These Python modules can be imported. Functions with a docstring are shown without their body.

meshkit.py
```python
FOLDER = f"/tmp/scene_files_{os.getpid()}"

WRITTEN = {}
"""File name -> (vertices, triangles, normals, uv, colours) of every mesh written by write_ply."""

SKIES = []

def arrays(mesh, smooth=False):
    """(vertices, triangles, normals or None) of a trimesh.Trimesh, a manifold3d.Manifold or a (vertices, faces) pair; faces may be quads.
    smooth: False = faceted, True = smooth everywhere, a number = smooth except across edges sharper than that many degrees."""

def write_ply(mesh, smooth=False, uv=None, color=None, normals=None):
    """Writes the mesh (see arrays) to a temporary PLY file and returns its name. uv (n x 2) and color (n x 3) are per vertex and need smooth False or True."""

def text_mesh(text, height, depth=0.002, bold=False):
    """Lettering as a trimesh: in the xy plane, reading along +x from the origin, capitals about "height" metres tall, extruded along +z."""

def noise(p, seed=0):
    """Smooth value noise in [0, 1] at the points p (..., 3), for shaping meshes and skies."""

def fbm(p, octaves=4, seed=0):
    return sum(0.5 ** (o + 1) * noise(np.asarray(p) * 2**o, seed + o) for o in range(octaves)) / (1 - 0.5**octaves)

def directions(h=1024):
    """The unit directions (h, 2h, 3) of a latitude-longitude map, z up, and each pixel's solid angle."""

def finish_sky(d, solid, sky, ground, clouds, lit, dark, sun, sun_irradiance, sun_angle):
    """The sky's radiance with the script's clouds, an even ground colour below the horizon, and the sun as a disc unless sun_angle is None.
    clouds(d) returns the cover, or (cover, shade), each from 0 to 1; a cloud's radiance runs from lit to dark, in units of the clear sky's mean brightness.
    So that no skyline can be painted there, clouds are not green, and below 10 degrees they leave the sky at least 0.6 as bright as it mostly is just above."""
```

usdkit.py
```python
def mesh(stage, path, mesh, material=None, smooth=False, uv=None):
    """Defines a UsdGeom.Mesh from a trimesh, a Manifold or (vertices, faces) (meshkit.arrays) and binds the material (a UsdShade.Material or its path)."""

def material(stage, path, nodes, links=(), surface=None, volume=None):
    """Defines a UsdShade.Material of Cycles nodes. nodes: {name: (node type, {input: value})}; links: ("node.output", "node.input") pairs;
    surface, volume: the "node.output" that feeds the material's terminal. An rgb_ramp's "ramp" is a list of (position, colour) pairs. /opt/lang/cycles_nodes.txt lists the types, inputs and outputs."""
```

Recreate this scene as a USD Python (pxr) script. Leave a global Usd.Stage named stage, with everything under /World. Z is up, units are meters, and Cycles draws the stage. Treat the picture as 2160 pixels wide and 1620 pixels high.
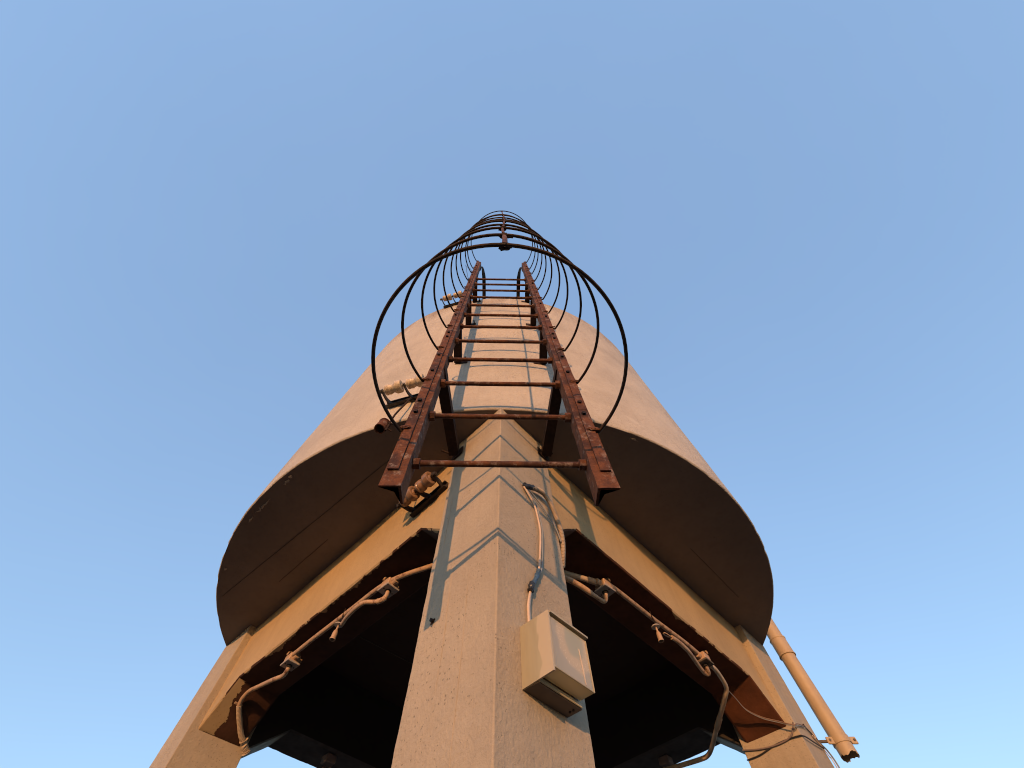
import math, random
import numpy as np
import trimesh, manifold3d
import shapely.geometry as sg
import meshkit, usdkit
from pxr import Usd, UsdGeom, UsdLux, UsdShade, Gf, Sdf

random.seed(5); rng = np.random.default_rng(5)
stage = Usd.Stage.CreateInMemory()
UsdGeom.SetStageUpAxis(stage, UsdGeom.Tokens.z)
UsdGeom.SetStageMetersPerUnit(stage, 1.0)
UsdGeom.Xform.Define(stage, '/World'); UsdGeom.Scope.Define(stage, '/World/Looks')
stage.SetDefaultPrim(stage.GetPrimAtPath('/World'))
Z0 = 1.6                                   # eye height above the ground; heights below are given from the eye
S2 = math.sqrt(.5)

# ------------------------------------------------------------------ camera
cam = UsdGeom.Camera.Define(stage, '/World/camera')
PITCH, YAW, ROLL, FPX = math.radians(65.906), math.radians(3.0305), math.radians(-2.041), 848.16
CAM = np.array([.0111, -.9728, Z0])
fw = np.array([math.sin(YAW)*math.cos(PITCH), math.cos(YAW)*math.cos(PITCH), math.sin(PITCH)])
rt = np.array([math.cos(YAW), -math.sin(YAW), 0]); up = np.cross(rt, fw)
r2 = rt*math.cos(ROLL)+up*math.sin(ROLL); u2 = -rt*math.sin(ROLL)+up*math.cos(ROLL)
cam.AddTransformOp().Set(Gf.Matrix4d(*map(float, [*r2, 0, *u2, 0, *(-fw), 0, *CAM, 1])))
cam.CreateHorizontalApertureAttr(36.0); cam.CreateVerticalApertureAttr(27.0)
cam.CreateFocalLengthAttr(36.0*FPX/2160); cam.CreateClippingRangeAttr(Gf.Vec2f(.02, 20000))
cam.CreateExposureAttr(1.8)

# ------------------------------------------------------------------ sky and sun
SUN_EL, SUN_AZ = math.radians(6.2), math.radians(10.76)     # light travels towards +y, a little to +x
to_sun = np.array([-math.sin(SUN_AZ)*math.cos(SUN_EL), -math.cos(SUN_AZ)*math.cos(SUN_EL), math.sin(SUN_EL)])
dome = UsdLux.DomeLight.Define(stage, '/World/sky'); dome.CreateIntensityAttr(1.0)
sky = usdkit.material(stage, '/World/Looks/sky', {
    's': ('sky_texture', {'sky_type': 'single_scattering', 'sun_disc': False, 'sun_elevation': SUN_EL, 'sun_rotation': math.atan2(to_sun[0], to_sun[1]),
                          'altitude': 30.0, 'air_density': 1.0, 'aerosol_density': .3, 'ozone_density': 1.5}),
    'veil': ('mix', {'mix_type': 'mix', 'fac': .608, 'color1': (0, 0, 0)}),      # thin haze high up, a little uneven
    'tc': ('texture_coordinate', {}), 'n1': ('noise_texture', {'scale': 2.2, 'detail': 5, 'roughness': .55}), 'n2': ('noise_texture', {'scale': 700.0, 'detail': 1}),
    'n3': ('math', {'math_type': 'multiply_add', 'value2': .22}), 'vr': ('rgb_ramp', {'ramp': [(.25, (.565, .900, 1.525)), (.95, (.625, .965, 1.595))]}),
    'b': ('background_shader', {'strength': .15})}, [('tc.generated', 'n1.vector'), ('tc.generated', 'n2.vector'), ('n2.fac', 'n3.value1'), ('n1.fac', 'n3.value3'), ('n3.value', 'vr.fac'), ('vr.color', 'veil.color2'), ('s.color', 'veil.color1'), ('veil.color', 'b.color')], surface='b.background')
UsdShade.MaterialBindingAPI.Apply(dome.GetPrim()).Bind(sky)
dome.GetPrim().SetCustomDataByKey('kind', 'structure')
sun = UsdLux.DistantLight.Define(stage, '/World/sun')
sun.CreateNormalizeAttr(True); sun.CreateIntensityAttr(.5); sun.CreateAngleAttr(.5); sun.CreateColorAttr(Gf.Vec3f(.62, .30, .115))
zz = to_sun; xx = np.cross([0, 0, 1], zz); xx /= np.linalg.norm(xx); yy = np.cross(zz, xx)
sun.AddTransformOp().Set(Gf.Matrix4d(*map(float, [*xx, 0, *yy, 0, *zz, 0, 0, 0, 20, 1])))

# ------------------------------------------------------------------ materials
def ramp_noise(nodes, links, key, scale, stops, detail=4, rough=.6, vec='co.object', stretch=None):
    if stretch:
        nodes[key+'m'] = ('mapping', {'scale': stretch}); links.append((vec, key+'m.vector')); vec = key+'m.vector'
    nodes[key+'n'] = ('noise_texture', {'scale': scale, 'detail': detail, 'roughness': rough}); links.append((vec, key+'n.vector'))
    nodes[key] = ('rgb_ramp', {'ramp': stops}); links.append((key+'n.fac', key+'.fac'))

def paint_material(name, base, grain=1.0, pits=.5, bare=None, edge=None, rough=.85, rim=False):
    """painted plaster: mottled tone, drips, pits and a stippled surface. bare/edge: unpainted concrete on faces that look down, past a ragged border edge=(direction, distance)."""
    b = np.array(base); N, L = {'co': ('texture_coordinate', {}), 'geo': ('geometry', {})}, []
    ramp_noise(N, L, 'mot', 1.7, [(.28, tuple(b*(.80 if rim else .86))), (.5, tuple(b)), (.72, tuple(np.minimum(b*1.13, .9)))], 6, .65)
    ramp_noise(N, L, 'str', 3.0, [(.30, (.80, .78, .76)), (.5, (1, 1, 1)), (.72, (1.0, .99, .97))], 5, .6, stretch=(6, 6, .35))
    ramp_noise(N, L, 'fin', 60, [(.3, (.9, .9, .9)), (.6, (1, 1, 1))], 3, .6)
    N['vor'] = ('voronoi_texture', {'scale': 75.0, 'randomness': 1.0}); L.append(('co.object', 'vor.vector'))
    N['pmn'] = ('noise_texture', {'scale': 4.0, 'detail': 2}); L.append(('co.object', 'pmn.vector'))
    N['pm'] = ('map_range', {'from_min': .36, 'from_max': .66, 'to_min': .05, 'to_max': .21, 'clamp': True}); L.append(('pmn.fac', 'pm.value'))
    N['pit'] = ('math', {'math_type': 'less_than'}); L += [('vor.distance', 'pit.value1'), ('pm.result', 'pit.value2')]
    N['pitw'] = ('math', {'math_type': 'multiply', 'value2': pits}); L.append(('pit.value', 'pitw.value1'))
    N['m1'] = ('mix', {'mix_type': 'multiply', 'fac': .35}); L += [('mot.color', 'm1.color1'), ('str.color', 'm1.color2')]
    N['m2'] = ('mix', {'mix_type': 'multiply', 'fac': .6}); L += [('m1.color', 'm2.color1'), ('fin.color', 'm2.color2')]
    N['m3'] = ('mix', {'mix_type': 'mix', 'color2': tuple(b*.28)}); L += [('m2.color', 'm3.color1'), ('pitw.value', 'm3.fac')]
    last = 'm3.color'
    if rim:      # rain dirt under the roof edge, pale rubbed patches, hairline cracks
        N['pz'] = ('separate_xyz', {}); L.append(('geo.position', 'pz.vector'))
        N['rz'] = ('map_range', {'from_min': Z0+3.75, 'from_max': Z0+4.62, 'to_min': -.16, 'to_max': .16, 'clamp': True}); L.append(('pz.z', 'rz.value'))
        N['rm'] = ('mapping', {'scale': (1, 1, .22)}); L.append(('geo.position', 'rm.vector'))
        N['rn'] = ('noise_texture', {'scale': 5.0, 'detail': 8, 'roughness': .72}); L.append(('rm.vector', 'rn.vector'))
        N['ra'] = ('math', {'math_type': 'add'}); L += [('rn.fac', 'ra.value1'), ('rz.result', 'ra.value2')]
        N['rf'] = ('map_range', {'from_min': .50, 'from_max': .78, 'to_min': 0, 'to_max': .75, 'clamp': True}); L.append(('ra.value', 'rf.value'))
        N['m5'] = ('mix', {'mix_type': 'mix', 'color2': tuple(b*np.array([.55, .46, .40]))}); L += [(last, 'm5.color1'), ('rf.result', 'm5.fac')]
        N['pn'] = ('noise_texture', {'scale': 3.3, 'detail': 9, 'roughness': .7, 'distortion': .6}); L.append(('geo.position', 'pn.vector'))
        N['pf'] = ('map_range', {'from_min': .60, 'from_max': .70, 'to_min': 0, 'to_max': .5, 'clamp': True}); L.append(('pn.fac', 'pf.value'))
        N['m6'] = ('mix', {'mix_type': 'mix', 'color2': tuple(np.minimum(b*1.28, .9))}); L += [('m5.color', 'm6.color1'), ('pf.result', 'm6.fac')]
        N['cw'] = ('noise_texture', {'scale': 2.2, 'detail': 6, 'roughness': .6}); L.append(('geo.position', 'cw.vector'))
        N['cd'] = ('math', {'math_type': 'subtract', 'value2': .5}); L.append(('cw.fac', 'cd.value1'))
        N['ca'] = ('math', {'math_type': 'absolute'}); L.append(('cd.value', 'ca.value1'))
        N['cc'] = ('map_range', {'from_min': 0, 'from_max': .0022, 'to_min': .35, 'to_max': 0, 'clamp': True}); L.append(('ca.value', 'cc.value'))
        N['m7'] = ('mix', {'mix_type': 'mix', 'color2': tuple(b*.4)}); L += [('m6.color', 'm7.color1'), ('cc.result', 'm7.fac')]
        last = 'm7.color'
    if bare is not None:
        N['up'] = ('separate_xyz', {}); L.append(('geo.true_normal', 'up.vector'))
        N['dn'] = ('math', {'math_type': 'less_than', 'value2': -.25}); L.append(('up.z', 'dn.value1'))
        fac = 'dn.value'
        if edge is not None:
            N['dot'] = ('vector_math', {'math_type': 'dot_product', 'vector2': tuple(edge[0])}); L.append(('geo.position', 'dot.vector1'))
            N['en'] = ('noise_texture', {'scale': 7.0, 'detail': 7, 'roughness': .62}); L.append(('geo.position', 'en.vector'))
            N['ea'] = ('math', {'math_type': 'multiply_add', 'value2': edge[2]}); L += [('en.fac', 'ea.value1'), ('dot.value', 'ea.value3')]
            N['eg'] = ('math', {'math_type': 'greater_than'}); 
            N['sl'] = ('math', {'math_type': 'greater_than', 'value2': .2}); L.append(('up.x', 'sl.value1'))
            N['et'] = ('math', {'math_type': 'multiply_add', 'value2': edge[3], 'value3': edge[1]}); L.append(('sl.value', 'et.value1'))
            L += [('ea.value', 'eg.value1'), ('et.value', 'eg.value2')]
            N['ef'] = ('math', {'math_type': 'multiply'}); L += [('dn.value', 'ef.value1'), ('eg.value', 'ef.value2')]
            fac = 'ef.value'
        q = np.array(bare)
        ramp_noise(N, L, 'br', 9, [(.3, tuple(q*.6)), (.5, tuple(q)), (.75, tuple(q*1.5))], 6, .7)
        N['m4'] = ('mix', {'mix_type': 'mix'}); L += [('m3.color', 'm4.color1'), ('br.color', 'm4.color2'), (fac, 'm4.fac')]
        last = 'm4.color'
    N['g1'] = ('noise_texture', {'scale': 95.0, 'detail': 4, 'roughness': .65}); L.append(('co.object', 'g1.vector'))
    N['g2'] = ('noise_texture', {'scale': 9.0, 'detail': 4, 'roughness': .55}); L.append(('co.object', 'g2.vector'))
    N['gs'] = ('math', {'math_type': 'multiply_add', 'value2': .55}); L += [('g1.fac', 'gs.value1'), ('g2.fac', 'gs.value3')]
    N['gp'] = ('math', {'math_type': 'multiply_add', 'value2': -1.2}); L += [('pitw.value', 'gp.value1'), ('gs.value', 'gp.value3')]
    N['bm'] = ('bump', {'strength': min(1.0, .7*grain), 'distance': .0065*grain}); L.append(('gp.value', 'bm.height'))
    N['p'] = ('principled_bsdf', {'roughness': rough, 'specular_ior_level': .25}); L += [(last, 'p.base_color'), ('bm.normal', 'p.normal')]
    return usdkit.material(stage, '/World/Looks/'+name, N, L, surface='p.BSDF')

def simple_material(name, base, rough=.6, var=.25, scale=14, metallic=0.0, bump=.0006, spec=.4, spots=None):
    b = np.array(base); N, L = {'co': ('texture_coordinate', {})}, []
    ramp_noise(N, L, 'mot', scale, [(.3, tuple(b*(1-var))), (.55, tuple(b)), (.75, tuple(np.minimum(b*(1+var*.6), .95)))], 5, .65)
    last = 'mot.color'
    if spots is not None:
        ramp_noise(N, L, 'sp', scale*3.2, [(.56, (0, 0, 0)), (.63, (1, 1, 1))], 4, .7)
        N['ms'] = ('mix', {'mix_type': 'mix', 'color2': tuple(spots)}); L += [(last, 'ms.color1'), ('sp.color', 'ms.fac')]
        last = 'ms.color'
    N['bn'] = ('noise_texture', {'scale': 220.0, 'detail': 3}); L.append(('co.object', 'bn.vector'))
    N['bm'] = ('bump', {'strength': .5, 'distance': bump}); L.append(('bn.fac', 'bm.height'))
    N['p'] = ('principled_bsdf', {'roughness': rough, 'metallic': metallic, 'specular_ior_level': spec}); L += [(last, 'p.base_color'), ('bm.normal', 'p.normal')]
    return usdkit.material(stage, '/World/Looks/'+name, N, L, surface='p.BSDF')

def rust_material(name, dark, mid, hot, pale, bump=.0016, palew=1.0):
    N, L = {'co': ('texture_coordinate', {})}, []
    ramp_noise(N, L, 'a', 11, [(.28, dark), (.45, mid), (.56, hot), (.66, mid), (.85, dark)], 8, .72)
    ramp_noise(N, L, 'c', 26, [(.54, (0, 0, 0)), (.66, (palew,)*3)], 6, .75)
    ramp_noise(N, L, 'e', 70, [(.3, (.55, .5, .5)), (.55, (1, 1, 1))], 4, .7)
    N['m'] = ('mix', {'mix_type': 'mix', 'color2': pale}); L += [('a.color', 'm.color1'), ('c.color', 'm.fac')]
    N['m2'] = ('mix', {'mix_type': 'multiply', 'fac': .8}); L += [('m.color', 'm2.color1'), ('e.color', 'm2.color2')]
    N['b1'] = ('noise_texture', {'scale': 130.0, 'detail': 5, 'roughness': .7}); L.append(('co.object', 'b1.vector'))
    N['bm'] = ('bump', {'strength': .8, 'distance': bump}); L.append(('b1.fac', 'bm.height'))
    N['p'] = ('principled_bsdf', {'roughness': .82, 'specular_ior_level': .25}); L += [('m2.color', 'p.base_color'), ('bm.normal', 'p.normal')]
    return usdkit.material(stage, '/World/Looks/'+name, N, L, surface='p.BSDF')

_tr, _nr = np.array([S2, S2, 0]), np.array([S2, -S2, 0])      # along and out of the front leg's right face
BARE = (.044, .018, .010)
PAINT = (.33, .272, .205)
M = {}
M['tank'] = paint_material('tank_paint', (.40, .354, .306), 1.3, .45, rim=True)
M['column'] = paint_material('column_paint', PAINT, 1.1, .55)
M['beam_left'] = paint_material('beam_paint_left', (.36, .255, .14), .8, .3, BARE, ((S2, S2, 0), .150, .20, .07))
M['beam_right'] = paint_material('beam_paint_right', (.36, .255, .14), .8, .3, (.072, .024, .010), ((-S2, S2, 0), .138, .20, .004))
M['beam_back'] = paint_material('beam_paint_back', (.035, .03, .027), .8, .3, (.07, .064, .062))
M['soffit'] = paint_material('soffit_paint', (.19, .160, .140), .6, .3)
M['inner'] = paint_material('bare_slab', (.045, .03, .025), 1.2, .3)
M['seam'] = simple_material('seam_dirt', (.09, .075, .06), .9)
M['rust'] = rust_material('rust', (.022, .010, .008), (.052, .020, .0125), (.115, .041, .017), (.18, .135, .118))
M['rustdark'] = rust_material('rust_dark', (.010, .007, .006), (.018, .010, .008), (.032, .015, .009), (.045, .034, .028), palew=.5)
M['hoop'] = rust_material('hoop_steel', (.014, .010, .009), (.026, .016, .012), (.05, .026, .015), (.06, .045, .034), .0008, .4)
M['porcelain'] = simple_material('porcelain', (.50, .39, .27), .42, .35, 40, spec=.5, spots=(.17, .11, .06))
M['porcelain_brown'] = simple_material('porcelain_brown', (.23, .13, .075), .30, .2, 12, spec=.5)
M['cast'] = simple_material('cast_iron', (.085, .072, .06), .75, .4, 20, bump=.001, spots=(.16, .13, .10))
M['castdark'] = simple_material('cast_iron_dark', (.035, .025, .02), .75, .4, 20, bump=.001)
M['conduit'] = simple_material('conduit_plastic', (.36, .235, .15), .55, .22, 10, spots=(.17, .09, .055))
M['lidgrey'] = simple_material('box_lid_plastic', (.30, .26, .235), .6, .15, 16)
M['hose'] = simple_material('hose_plastic', (.38, .29, .205), .6, .25, 12)
M['case'] = simple_material('lamp_case_paint', (.33, .28, .19), .5, .14, 5, bump=.0004)
N, L = {'co': ('texture_coordinate', {})}, []
N['dt'] = ('vector_math', {'math_type': 'dot_product', 'vector2': tuple(_nr)}); L.append(('co.object', 'dt.vector1'))
N['wn'] = ('noise_texture', {'scale': 14.0, 'detail': 2}); L.append(('co.object', 'wn.vector'))
N['wa'] = ('math', {'math_type': 'multiply_add', 'value2': .05}); L += [('wn.fac', 'wa.value1'), ('dt.value', 'wa.value3')]
N['wr'] = ('map_range', {'from_min': .036, 'from_max': .040, 'clamp': True}); L.append(('wa.value', 'wr.value'))
ramp_noise(N, L, 'st', 30, [(.3, (.26, .225, .15)), (.6, (.30, .265, .18))], 5, .6, stretch=(1, 1, .15))
N['mm'] = ('mix', {'mix_type': 'mix', 'color2': (.375, .31, .22)}); L += [('st.color', 'mm.color1'), ('wr.result', 'mm.fac')]
N['p'] = ('principled_bsdf', {'roughness': .5, 'specular_ior_level': .4}); L.append(('mm.color', 'p.base_color'))
M['caseside'] = usdkit.material(stage, '/World/Looks/lamp_case_side', N, L, surface='p.BSDF')
M['caseedge'] = simple_material('lamp_case_edge', (.10, .08, .065), .7, .3, 14)
M['tape'] = simple_material('black_tape', (.018, .02, .025), .35, .3, 30)
M['bluetape'] = simple_material('blue_tape', (.05, .10, .17), .45, .5, 40, spots=(.02, .02, .03))
M['wire_white'] = simple_material('wire_white', (.5, .38, .29), .5, .2, 20)
M['wire_grey'] = simple_material('wire_grey', (.20, .21, .22), .5, .2, 20)
M['wire_brown'] = simple_material('wire_brown', (.20, .12, .085), .6, .3, 20)
M['wire_black'] = simple_material('wire_black', (.022, .018, .017), .55, .3, 20)
M['pipe'] = simple_material('pipe_paint', (.36, .265, .165), .55, .14, 5)
M['clip'] = simple_material('clip_plastic', (.16, .12, .11), .7, .2, 16)
M['dark'] = simple_material('dark_hole', (.012, .010, .009), .9)
# frosted diffuser: dusty translucent plastic with a cleaner oval and a grainy dust line round it
N, L = {'co': ('texture_coordinate', {})}, []
N['ds'] = ('vector_math', {'math_type': 'distance', 'vector2': tuple(_tr*.022+_nr*.047+np.array([0, 0, .030]))}); L.append(('co.object', 'ds.vector1'))
N['dn'] = ('noise_texture', {'scale': 26.0, 'detail': 4}); L.append(('co.object', 'dn.vector'))
N['da'] = ('math', {'math_type': 'multiply_add', 'value2': .030}); L += [('dn.fac', 'da.value1'), ('ds.value', 'da.value3')]
N['dr'] = ('map_range', {'from_min': .03, 'from_max': .13, 'clamp': True}); L.append(('da.value', 'dr.value'))
N['d'] = ('rgb_ramp', {'ramp': [(.0, (.40, .385, .29)), (.22, (.43, .405, .305)), (.32, (.60, .47, .32)), (.52, (.58, .46, .32)), (.62, (.43, .385, .31)), (1, (.40, .36, .285))]}); L.append(('dr.result', 'd.fac'))
ramp_noise(N, L, 'sp', 260, [(.60, (0, 0, 0)), (.66, (1, 1, 1))], 1, .5)
N['sm'] = ('rgb_ramp', {'ramp': [(.24, (0, 0, 0)), (.34, (.35, .35, .35)), (.52, (1, 1, 1)), (.60, (0, 0, 0))]}); L.append(('dr.result', 'sm.fac'))
N['sf'] = ('mix', {'mix_type': 'multiply', 'fac': 1.0}); L += [('sp.color', 'sf.color1'), ('sm.color', 'sf.color2')]
N['mc'] = ('mix', {'mix_type': 'mix', 'color2': (.85, .74, .58)}); L += [('d.color', 'mc.color1'), ('sf.color', 'mc.fac')]
N['p'] = ('principled_bsdf', {'roughness': .30, 'specular_ior_level': .6}); L.append(('mc.color', 'p.base_color'))
N['t'] = ('translucent_bsdf', {'color': (.85, .72, .44)})
N['mx'] = ('mix_closure', {'fac': .38}); L += [('p.BSDF', 'mx.closure1'), ('t.BSDF', 'mx.closure2')]
M['diffuser'] = usdkit.material(stage, '/World/Looks/lamp_diffuser', N, L, surface='mx.closure')
# ground
N, L = {'geo': ('geometry', {})}, []
ramp_noise(N, L, 'g', .6, [(.3, (.018, .014, .010)), (.5, (.026, .020, .015)), (.7, (.036, .028, .021))], 8, .65, vec='geo.position')
N['bn'] = ('noise_texture', {'scale': 30.0, 'detail': 4}); L.append(('geo.position', 'bn.vector'))
N['bm'] = ('bump', {'strength': .4, 'distance': .01}); L.append(('bn.fac', 'bm.height'))
N['p'] = ('principled_bsdf', {'roughness': .9}); L += [('g.color', 'p.base_color'), ('bm.normal', 'p.normal')]
M['ground'] = usdkit.material(stage, '/World/Looks/ground', N, L, surface='p.BSDF')

# ------------------------------------------------------------------ scene helpers
used = {}
def unique(parent, name):
    k = (parent, name); n = used.get(k, 0); used[k] = n+1
    return f'{parent}/{name}' + (f'_{n:03d}' if n else '')
origin = {}
def thing(name, label, cat, loc, group=None):
    path = unique('/World', name); x = UsdGeom.Xform.Define(stage, path)
    l = np.array(loc, float)+[0, 0, Z0]; x.AddTranslateOp().Set(Gf.Vec3d(*map(float, l))); origin[path] = l
    p = x.GetPrim(); p.SetCustomDataByKey('label', label); p.SetCustomDataByKey('category', cat)
    if group: p.SetCustomDataByKey('group', group)
    return path
def part(parent, name, mesh, mat, smooth=30, label=None):
    """one mesh under a thing or a part; shapes are given in the place's coordinates (heights from the eye)"""
    top = '/'.join(parent.split('/')[:3])
    v, f, _ = meshkit.arrays(mesh)
    tm = trimesh.Trimesh(v + np.array([0, 0, Z0]) - origin[top], f, process=False)
    path = unique(parent, name)
    pr = usdkit.mesh(stage, path, tm, M[mat], smooth).GetPrim()
    if label: pr.SetCustomDataByKey('label', label)
    return path

def cat(*ms): return trimesh.util.concatenate(list(ms))
def spline(pts, n=10):
    P = np.array(pts, float)
    if len(P) < 3:
        return P[0] + (P[-1]-P[0])*np.linspace(0, 1, n+1)[:, None]
    Q = np.vstack([2*P[0]-P[1], P, 2*P[-1]-P[-2]]); out = []
    for i in range(len(P)-1):
        a, b, c, d = Q[i:i+4]
        for t in np.linspace(0, 1, n, endpoint=False):
            out.append(.5*((2*b)+(c-a)*t+(2*a-5*b+4*c-d)*t*t+(3*b-a-3*c+d)*t**3))
    out.append(P[-1]); return np.array(out)
def tube(path, r, sides=10, caps=True, wob=0.0):
    """round bar along the path; r a number or one radius per point"""
    p = np.asarray(path, float); n = len(p); r = np.broadcast_to(r, n).astype(float)
    t = np.gradient(p, axis=0); t /= np.maximum(np.linalg.norm(t, axis=1, keepdims=True), 1e-9)
    u = np.cross(t[0], [0, 0, 1.]);  u = np.cross(t[0], [1., 0, 0]) if np.linalg.norm(u) < .1 else u
    u /= np.linalg.norm(u); V = []
    an = np.linspace(0, 2*np.pi, sides, endpoint=False)
    for i in range(n):
        u = u - t[i]*(u@t[i]); u /= np.linalg.norm(u); w = np.cross(t[i], u)
        rr = r[i]*(1+wob*rng.standard_normal(sides)) if wob else r[i]
        V.append(p[i] + (np.cos(an)*rr)[:, None]*u + (np.sin(an)*rr)[:, None]*w)
    V = np.vstack(V); F = []
    for i in range(n-1):
        for k in range(sides):
            a, b = i*sides+k, i*sides+(k+1) % sides
            F += [[a, b, b+sides], [a, b+sides, a+sides]]
    if caps:
        V = np.vstack([V, p[0], p[-1]]); c0, c1 = n*sides, n*sides+1
        for k in range(sides):
            F.append([c0, (k+1) % sides, k]); F.append([c1, (n-1)*sides+k, (n-1)*sides+(k+1) % sides])
    m = trimesh.Trimesh(V, F, process=False)
    return m
def corrugated(pts, r, pitch=.006, n=14, sides=12):
    p = spline(pts, n); d = np.r_[0, np.cumsum(np.linalg.norm(np.diff(p, axis=0), axis=1))]
    s = np.arange(0, d[-1], pitch/4); q = np.stack([np.interp(s, d, p[:, k]) for k in range(3)], 1)
    return tube(q, r*(1+.09*np.sin(s*2*np.pi/pitch)), sides)
def frame(o, ex, ez):
    """4x4 with the x axis along ex and z along ez at o"""
    ex = np.array(ex, float); ex /= np.linalg.norm(ex); ez = np.array(ez, float); ez -= ex*(ex@ez); ez /= np.linalg.norm(ez)
    T = np.eye(4); T[:3, 0], T[:3, 1], T[:3, 2], T[:3, 3] = ex, np.cross(ez, ex), ez, o; return T
def box(size, T=None, bevel=.0015):
    """block with slightly rounded edges, centred"""
    s = np.array(size, float); b = min(bevel, s.min()*.3); h = s/2
    pts = [[sx*(h[0]-b*(k != 0)), sy*(h[1]-b*(k != 1)), sz*(h[2]-b*(k != 2))] for sx in (-1, 1) for sy in (-1, 1) for sz in (-1, 1) for k in range(3)]
    m = trimesh.convex.convex_hull(np.array(pts))
    if T is not None: m.apply_transform(T)
    return m
def lathe(prof, a, axis, sides=28):
    """turned shape: prof [(radius, distance along the axis)]"""
    axis = np.array(axis, float); L = np.linalg.norm(axis)
    m = trimesh.creation.revolve(np.array(prof, float), sections=sides)
    e = np.array([1, 0, 0]) if abs(axis[0]) < .7*L else np.array([0, 1, 0])
    ex = np.cross(axis, e); m.apply_transform(frame(a, ex, axis)); return m
def bolt(o, n, r=.008, h=.006):
    m = trimesh.creation.cylinder(r, h, sections=6); n = np.array(n, float); e = np.array([0, 0, 1.]) if abs(n[2]) < .8 else np.array([1., 0, 0])
    m.apply_transform(frame(np.array(o)+n*h/2, np.cross(n, e), n)); return m
def rings(R):
    """closed skin over a list of equal rings of points, with end caps"""
    R = [np.asarray(x) for x in R]; m = len(R[0]); V = np.vstack(R+[R[0].mean(0)[None], R[-1].mean(0)[None]]); F = []
    for i in range(len(R)-1):
        k = np.arange(m); a, b = i*m+k, i*m+(k+1) % m
        F += list(np.stack([a, b, b+m], 1)) + list(np.stack([a, b+m, a+m], 1))
    c0, c1, e = len(R)*m, len(R)*m+1, (len(R)-1)*m
    for k in range(m): F += [[c0, (k+1) % m, k], [c1, e+k, e+(k+1) % m]]
    t = trimesh.Trimesh(V, np.array(F), process=False)
    if t.volume < 0: t.invert()
    return t

# ------------------------------------------------------------------ ground
g = usdkit.mesh(stage, '/World/ground', (np.array([[-3000, -3000, 0], [3000, -3000, 0], [3000, 3000, 0], [-3000, 3000, 0]], float), np.array([[0, 1, 2], [0, 2, 3]])), M['ground'])
g.GetPrim().SetCustomDataByKey('kind', 'structure'); g.GetPrim().SetCustomDataByKey('label', 'bare earth ground under the tower')

# ------------------------------------------------------------------ water tower
H, HT, RT, RC, C, R_IN, HB = 1.8709, 4.6075, 1.9351, 1.9403, .3432, .0442, .4118
CY = RC                                              # the tank's axis stands at (0, CY)
tower = thing('water_tower', 'concrete water tower with round tank on four square legs', 'water tower', (0, CY, -Z0))
NS = 420; an = np.linspace(0, 2*np.pi, NS, endpoint=False); cs, sn = np.sin(an), -np.cos(an)
def circ(r, z): return np.stack([cs*r, CY+sn*r, np.zeros(NS)+z], 1)
def wob(p, a, f, seed): return a*(meshkit.fbm(p*f, 4, seed)-.5)*2
wall_rings = []
prof = [(RT-.30, H+.010), (RT-.009, H+.001), (RT-.006, H+.0025), (RT-.001, H+.007), (RT, H+.012)] + [(RT, z) for z in np.linspace(H+.05, HT-.03, 60)] + [(RT-.003, HT-.012), (RT-.012, HT-.002), (RT-.03, HT)]
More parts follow.
